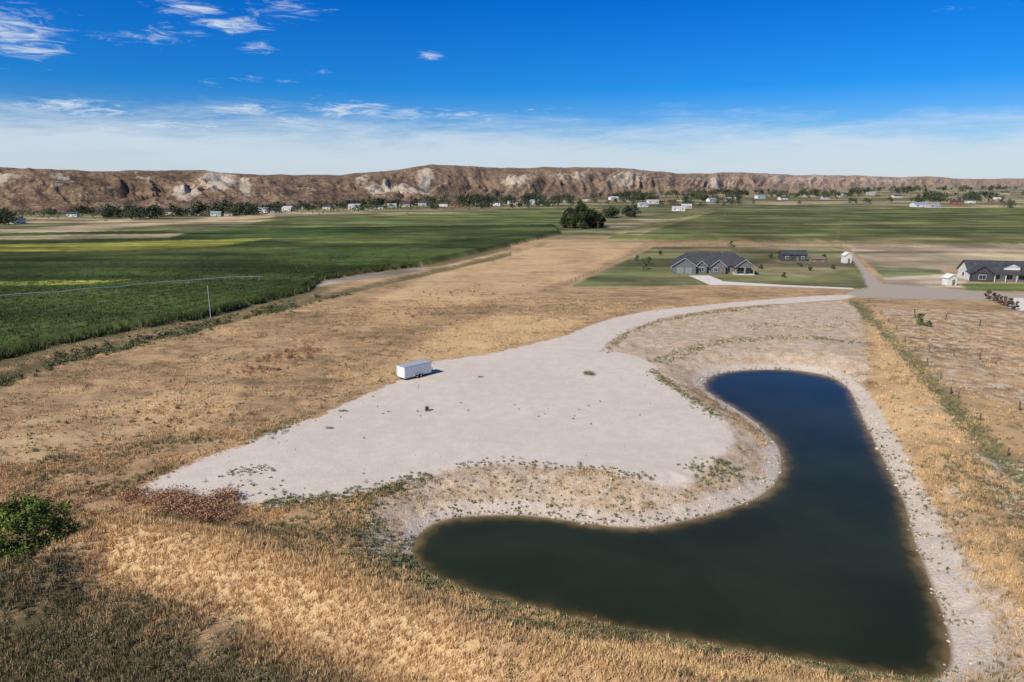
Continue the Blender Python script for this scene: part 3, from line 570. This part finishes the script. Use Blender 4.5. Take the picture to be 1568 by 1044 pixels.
far=[(225,329,12,3.2,WSID,BLUR),(182,330,13,3.5,GWAL,ROOF),(160,330,9,3,TANS,ROOF),(262,329,12,3.5,TANS,ROOF),(375,328,13,3.5,WSID,ROOF),(402,326,14,4,WSID,BLUR),(440,323,13,3.5,WSID,GWAL),(468,321,10,3.5,TANS,ROOF),(542,320,15,4,WSID,STEEL),(620,317,15,4,TANS,ROOF),(648,315,14,4,GWAL,ROOF),(700,316,15,4,RED,ROOF),(760,315,16,4,WSID,ROOF),(820,312,17,4,WSID,BLUR),
 (845,315,13,3.5,TANS,ROOF),(985,317,13,4,WSID,BLUR),(1000,312,17,4,WSID,GWAL),(1040,323,15,3.5,WSID,GWAL),(1052,319,13,3.5,TANS,STEEL),(1028,311,14,3.5,RED,ROOF),(1120,306,20,5,WSID,ROOF),(1165,304,19,4.5,WSID,BLUR),(1240,302,20,5,TANS,ROOF),(1290,302,17,4.5,WSID,GWAL),(1411,317,20,4,WSID,BLUR),(1432,318,15,3.5,GWAL,BLUR),(1468,313,17,4,RED,ROOF),(1485,311,18,4,WSID,ROOF),(1335,299,22,5,TANS,BLUR),(1530,305,16,4,WSID,ROOF),(1540,298,22,5,TANS,ROOF),(20,343,12,3.5,WSID,ROOF),(295,330,11,3.2,WSID,ROOF),(900,308,16,4,TANS,ROOF),(940,306,17,4,WSID,STEEL),(205,334,9,3,TANS,ROOF),(500,320,10,3,WSID,ROOF),(580,320,10,3,WSID,ROOF),
 (110,332,10,3,WSID,ROOF),(330,331,10,3,WSID,BLUR),(350,331,9,3,TANS,ROOF),(420,326,10,3,GWAL,ROOF),(600,318,12,3.5,WSID,GWAL),(680,316,12,3.5,WSID,ROOF),(735,317,13,3.5,TANS,BLUR),(785,313,14,4,WSID,ROOF),(870,310,14,4,GWAL,ROOF),(965,309,15,4,WSID,ROOF),(1090,309,15,4,WSID,BLUR),(1200,306,16,4,WSID,ROOF),(1265,305,15,4,GWAL,ROOF),(1375,303,18,4,WSID,ROOF),(1500,303,18,4,WSID,BLUR)]
for u,v,w,h,wa,ro in far: cottage('farm_building',u,v,w,w*.6,h,h*.55,wa,ro,rng.uniform(-.5,.5))
def sheet(name,P,z,m_):
    P=GP(P); mk(name,[(a,b,z) for a,b in P],[tuple(range(len(P)))][::1],[m_])
sheet('concrete_driveway',[(1054,422),(1086,422),(1108,431),(1200,436.5),(1305,441),(1308,443.5),(1200,439.5),(1108,436.5),(1088,437)],.09,CONC)
sheet('parking_apron',[(1540,470),(1552,456),(1700,462),(1700,480),(1560,476)],.09,CONC)
# ---------------------------------------------------------------- trailer
x0,y0=G(620,583); x1,y1=G(660,573); an=math.atan2(y1-y0,x1-x0); LL=6.3;WW=2.45
dxn,dyn=math.cos(an),math.sin(an); cxx=x0+dxn*LL/2-dyn*WW/2; cyy=y0+dyn*LL/2+dxn*WW/2
TR=empty('enclosed_cargo_trailer',(cxx,cyy,gz(cxx,cyy)),an)
TW=mat('trailer_white_panel',(.76,.76,.76),.35,1,.03,.5); TB=mat('trailer_roof_metal',(.32,.36,.40),.4,1.5,.1,.5); TT=mat('tyre_rubber',(.02,.02,.02),.9,5,.2); TK=mat('black_steel',(.03,.03,.03),.6)
def bevbox(name,c_,s_,m_,b=.06):
    o_=box(name,*c_,*s_,m_,TR); md=o_.modifiers.new('b','BEVEL'); md.width=b; md.segments=3; return o_
bevbox('body',(0,0,1.45),(LL,WW,2.05),TW); bevbox('roof',(0,0,2.5),(LL+.04,WW+.04,.08),TB,.03)
for z_ in(.44,2.42):
    for sg in(-1,1): box('side_rail',0,sg*(WW/2+.012),z_,LL-.06,.03,.1,STEEL,TR)
for k in np.linspace(-LL/2+.6,LL/2-.6,6): 
    for sg in(-1,1): box('panel_seam',k,sg*(WW/2+.006),1.43,.025,.014,1.8,STEEL,TR)
for k in np.linspace(-LL/2+.4,LL/2-.4,9): box('roof_bow',k,0,2.55,.05,WW-.1,.025,STEEL,TR)
box('chassis',0,0,.37,LL-.1,WW-.3,.12,TK,TR)
box('rear_ramp_door',-LL/2-.02,0,1.42,.05,WW-.2,1.85,TW,TR); 
for sg in(-1,1): box('door_lock_bar',-LL/2-.06,sg*.8,1.42,.04,.04,1.7,STEEL,TR); box('tail_light',-LL/2-.06,sg*1.08,.6,.03,.12,.2,RED,TR)
for wx_ in(-.45,.45):
    for sg in(-1,1):
        k=20; V=[];
        for yy,rr_ in((-.11,.36),(.11,.36)):
            for q_ in range(k): V.append((rr_*math.cos(q_*6.283/k),yy,rr_*math.sin(q_*6.283/k)))
        f_=[(q_,(q_+1)%k,k+(q_+1)%k,k+q_) for q_ in range(k)]+[tuple(range(k))[::-1],tuple(range(k,2*k))]
        w2=mk('wheel',V,f_,[TT],parent=TR); w2.location=(wx_,sg*(WW/2+.13),.36)
        V2=[(a*.5,b*1.06,c_*.5) for a,b,c_ in V]; mk('wheel_hub',V2,f_,[STEEL],parent=TR).location=(wx_,sg*(WW/2+.13),.36)
for sg in(-1,1): box('fender',0,sg*(WW/2+.15),.80,2.0,.3,.05,STEEL,TR); box('fender_end',-1.0,sg*(WW/2+.15),.66,.05,.3,.26,STEEL,TR); box('fender_end',1.0,sg*(WW/2+.15),.66,.05,.3,.26,STEEL,TR)
mk('tow_tongue',[(LL/2,-.8,.32),(LL/2,.8,.32),(LL/2+1.4,.06,.32),(LL/2+1.4,-.06,.32),(LL/2,-.8,.42),(LL/2,.8,.42),(LL/2+1.4,.06,.42),(LL/2+1.4,-.06,.42)],[(0,1,2,3),(4,7,6,5),(0,3,7,4),(1,5,6,2),(2,6,7,3),(0,4,5,1)],[TK],parent=TR)
box('tongue_jack',LL/2+1.1,0,.5,.08,.08,1.0,STEEL,TR)
e_=empty('utility_pedestal',(*G(654,629),0.0),.3); box('base',0,0,.10,.65,.65,.2,WOOD,e_); box('cabinet',0,0,.45,.5,.45,.5,TK,e_); box('lid',0,0,.725,.56,.52,.05,WOOD,e_)
# ---------------------------------------------------------------- poles, fences, irrigation
def pole(u,v,h,m_=WOOD,arm=True,r=1.0):
    x_,y_=G(u,v); e_=empty('power_pole',(x_,y_,gz(x_,y_)-.3),.4)
    k=8;V=[(.17*r*math.cos(q_*6.283/k),.17*r*math.sin(q_*6.283/k),0) for q_ in range(k)]+[(.11*r*math.cos(q_*6.283/k),.11*r*math.sin(q_*6.283/k),h) for q_ in range(k)]
    mk('shaft',V,[(q_,(q_+1)%k,k+(q_+1)%k,k+q_) for q_ in range(k)]+[tuple(range(k,2*k))],[m_],parent=e_)
    if arm: box('crossarm',0,0,h-.6,2.4,.12,.14,m_,e_); [box('insulator',a,0,h-.42,.1,.1,.2,STEEL,e_) for a in(-1.1,0.4,1.1)]
pole(323,487,9.5,STEEL,False,.6); pole(1284,368,12); pole(1281,369,11,WOOD,False); pole(1110,332,11); pole(915,358,9)
def fence(name,P,sp_=4,h=1.25,rails=2,m_=WOOD,pw=.14):
    P=GP(P); V=[];Fc=[]
    def bx(a,b,w,z0,z1):
        a=np.array(a);b=np.array(b);d=b-a;L_=np.hypot(*d);d=d/max(L_,1e-6);nx,ny=-d[1]*w/2,d[0]*w/2;o_=len(V)
        for (p_,z_) in((a,z0),(b,z0),(a,z1),(b,z1)):
            V.append((p_[0]-nx,p_[1]-ny,z_));V.append((p_[0]+nx,p_[1]+ny,z_))
        for f_ in((0,1,3,2),(4,6,7,5),(0,4,5,1),(2,3,7,6),(0,2,6,4),(1,5,7,3)): Fc.append(tuple(o_+i_ for i_ in f_))
    for a,b in zip(P[:-1],P[1:]):
        L_=np.hypot(*(b-a)); k=max(1,int(L_/sp_)); d=(b-a)/k; u_=(b-a)/L_
        for q_ in range(k+1):
            p_=a+d*q_; z_=gz(*p_); bx(p_-u_*pw/2,p_+u_*pw/2,pw,z_-.2,z_+h*(1+.1*math.sin(q_*7)))
            if q_<k and rails:
                for r_ in range(rails): zz_=z_+h*(.45+.45*r_/(max(rails-1,1))); bx(p_+u_*.08,p_+d-u_*.08,.05,zz_,zz_+.06)
    mk(name,V,Fc,[m_])
fence('yard_fence',[(868,435),(920,414),(992,379)],4.5,1.3,2); fence('yard_fence',[(992,379),(1100,377),(1288,376)],5,1.3,2)
fence('yard_fence',[(1294,376),(1568,382),(1700,385)],7,1.3,1)
DW=mat('dark_post_wood',(.11,.085,.06))
fence('field_fence_posts',[(1400,480),(1500,498),(1600,512)],7,1.4,0,DW,.2); fence('field_fence_posts',[(1422,540),(1500,548)],4.5,1.4,0,DW,.2); fence('field_fence_posts',[(1455,603),(1560,628)],7,1.4,0,DW,.2); fence('field_fence_posts',[(1330,462),(1440,580),(1500,645),(1600,755)],10,1.2,0,DW,.14)
IR=empty('irrigation_pivot',(0,0,0)); pts=GP([(-120,463),(-20,456),(90,448),(180,440),(290,430),(398,424)],3.5)
V=[];Fc=[]
def seg(a,b,r_):
    a=np.array(a,float);b=np.array(b,float);d=b-a;d/=np.linalg.norm(d);q_=np.cross(d,[.2,.1,.97]) if abs(d[2])<.9 else np.cross(d,[1,0,0]);q_/=np.linalg.norm(q_);w2=np.cross(d,q_);o_=len(V)
    for p_ in(a,b):
        for k in range(4): V.append(p_+(q_*math.cos(k*1.571)+w2*math.sin(k*1.571))*r_)
    for k in range(4): Fc.append((o_+k,o_+(k+1)%4,o_+4+(k+1)%4,o_+4+k))
for a,b in zip(pts[:-1],pts[1:]):
    a3=np.array([*a,3.7]);b3=np.array([*b,3.7]); ns=8
    pr=[a3+(b3-a3)*k/ns+np.array([0,0,.35*math.sin(math.pi*k/ns)]) for k in range(ns+1)]
    for k in range(ns):
        seg(pr[k],pr[k+1],.055)
        lo0=pr[k]-np.array([0,0,.5*math.sin(math.pi*k/ns)]); lo1=pr[k+1]-np.array([0,0,.5*math.sin(math.pi*(k+1)/ns)]); seg(lo0,lo1,.015)
        seg(pr[k+1],pr[k+1]-np.array([0,0,1.3]),.012)
for a in pts[1:]:
    for o_ in(-1.5,1.5): seg((a[0],a[1],3.7),(a[0]+o_*.4,a[1]+o_,.8),.05)
mk('pipe_truss',V,Fc,[STEEL],parent=IR)
# ---------------------------------------------------------------- light, sky
az=math.atan2(-.74,-.67); el=math.radians(40)
sd=Vector((math.sin(az)*math.cos(el),math.cos(az)*math.cos(el),math.sin(el)))
sl_=bpy.data.lights.new('sun','SUN'); sl_.energy=5.0; sl_.angle=math.radians(.53); sl_.color=(1,.935,.84)
so=bpy.data.objects.new('sun',sl_); S.collection.objects.link(so); so.rotation_euler=sd.to_track_quat('Z','Y').to_euler()
w=bpy.data.worlds.new('World'); S.world=w; w.use_nodes=True; n=N(w.node_tree)
sk=n.n('ShaderNodeTexSky',sky_type='NISHITA'); sk.sun_disc=False; sk.sun_elevation=el; sk.sun_rotation=az%(2*math.pi); sk.air_density=1.0; sk.dust_density=.3; sk.ozone_density=2.5
tc=n.n('ShaderNodeTexCoord').outputs['Generated']; sx=n.n('ShaderNodeSeparateXYZ'); n.l(tc,sx.inputs[0])
elv=n.m('ARCSINE',sx.outputs[2]); azi=n.m('ARCTAN2',sx.outputs[0],sx.outputs[1])
tint=n.ramp(n.m('MULTIPLY',elv,2.5),[(0,(.75,.85,1.05)),(.17,(.30,.62,1.08)),(.30,(.06,.50,1.12)),(.6,(.006,.42,1.15)),(1,(.2,.5,.9))])
skc=n.mix(1.0,sk.outputs[0],tint,'MULTIPLY')
def pxdir(u,v):
    a=(u-CX)/F;b=(CY-v)/F; d=np.array([a,cp+b*sp,-sp+b*cp]); d/=np.linalg.norm(d); return math.atan2(d[0],d[1]),math.asin(d[2])
cb=n.n('ShaderNodeCombineXYZ'); n.l(azi,cb.inputs[0]); n.l(elv,cb.inputs[1])
mp=n.n('ShaderNodeMapping'); n.l(cb.outputs[0],mp.inputs[0]); mp.inputs['Scale'].default_value=(5,34,1); mp.inputs['Rotation'].default_value=(0,0,-.05)
c1=n.noise(mp.outputs[0],1.0,7,.62,.5)
mp2=n.n('ShaderNodeMapping'); n.l(cb.outputs[0],mp2.inputs[0]); mp2.inputs['Scale'].default_value=(20,120,1); mp2.inputs['Rotation'].default_value=(0,0,.06)
c2=n.noise(mp2.outputs[0],1.0,7,.7,1.2)
top=n.m('SUBTRACT',.080,n.m('MULTIPLY',azi,.014))
band=n.m('ADD',n.m('SUBTRACT',top,elv),n.m('ADD',n.m('MULTIPLY',n.m('SUBTRACT',c1,.5),.085),n.m('MULTIPLY',n.m('SUBTRACT',c2,.5),.035)))
bm=n.m('MULTIPLY',n.ss(band,-.016,.045),n.m('ADD',.62,n.m('MULTIPLY',c1,.34)))
wis=None
for (u,v,wu,wv,a) in [(292,13,45,10,.9),(350,38,50,10,.85),(280,50,45,7,.65),(5,45,60,24,.92),(45,75,45,10,.9),(205,57,60,8,.68),(440,15,55,12,.7),(396,71,26,8,.7),(85,159,60,8,1),(150,172,70,9,.85),(372,168,60,8,.95),(440,183,36,8,.95),(545,170,65,13,.95),(620,176,55,10,.85),(700,178,70,10,.7),(658,86,20,6,.72),(490,110,24,4,.65),(325,128,20,4,.6),(405,122,34,5,.6),(1090,190,90,6,.65),(250,190,110,10,.85),(1490,10,60,8,.4),(110,20,30,5,.35),(820,170,50,5,.45)]:
    a0,e0=pxdir(u,v); wa=wu/F*1.15; we=wv/F*1.25
    qx=n.m('DIVIDE',n.m('SUBTRACT',azi,a0),wa); qy=n.m('DIVIDE',n.m('SUBTRACT',elv,e0),we)
    g=n.m('MULTIPLY',n.m('EXPONENT',n.m('MULTIPLY',n.m('ADD',n.m('MULTIPLY',qx,qx),n.m('MULTIPLY',qy,qy)),-1.0)),a)
    wis=g if wis is None else n.m('MAXIMUM',wis,g)
wm=n.m('MULTIPLY',n.ss(n.m('ADD',wis,n.m('MULTIPLY',n.m('SUBTRACT',c2,.5),2.4)),.38,1.25),.85)
cm=n.m('MAXIMUM',bm,wm,clamp=True)
cloud=n.mix(n.ss(elv,0,.09),(6.2,7.1,8.0),(6.9,7.8,8.7))
fc=n.mix(cm,skc,cloud)
bg=n.n('ShaderNodeBackground'); n.l(fc,bg.inputs[0]); bg.inputs[1].default_value=.10
o_=n.n('ShaderNodeOutputWorld'); n.l(bg.outputs[0],o_.inputs[0])
# ---------------------------------------------------------------- camera
cam=bpy.data.cameras.new('camera'); cam.lens=24; cam.sensor_width=36; cam.clip_start=.5; cam.clip_end=80000
co=bpy.data.objects.new('camera',cam); S.collection.objects.link(co); co.location=(0,0,H); co.rotation_euler=(math.pi/2-PIT,0,0); S.camera=co
S.view_settings.view_transform='Standard'; S.view_settings.look='None'; S.view_settings.exposure=0
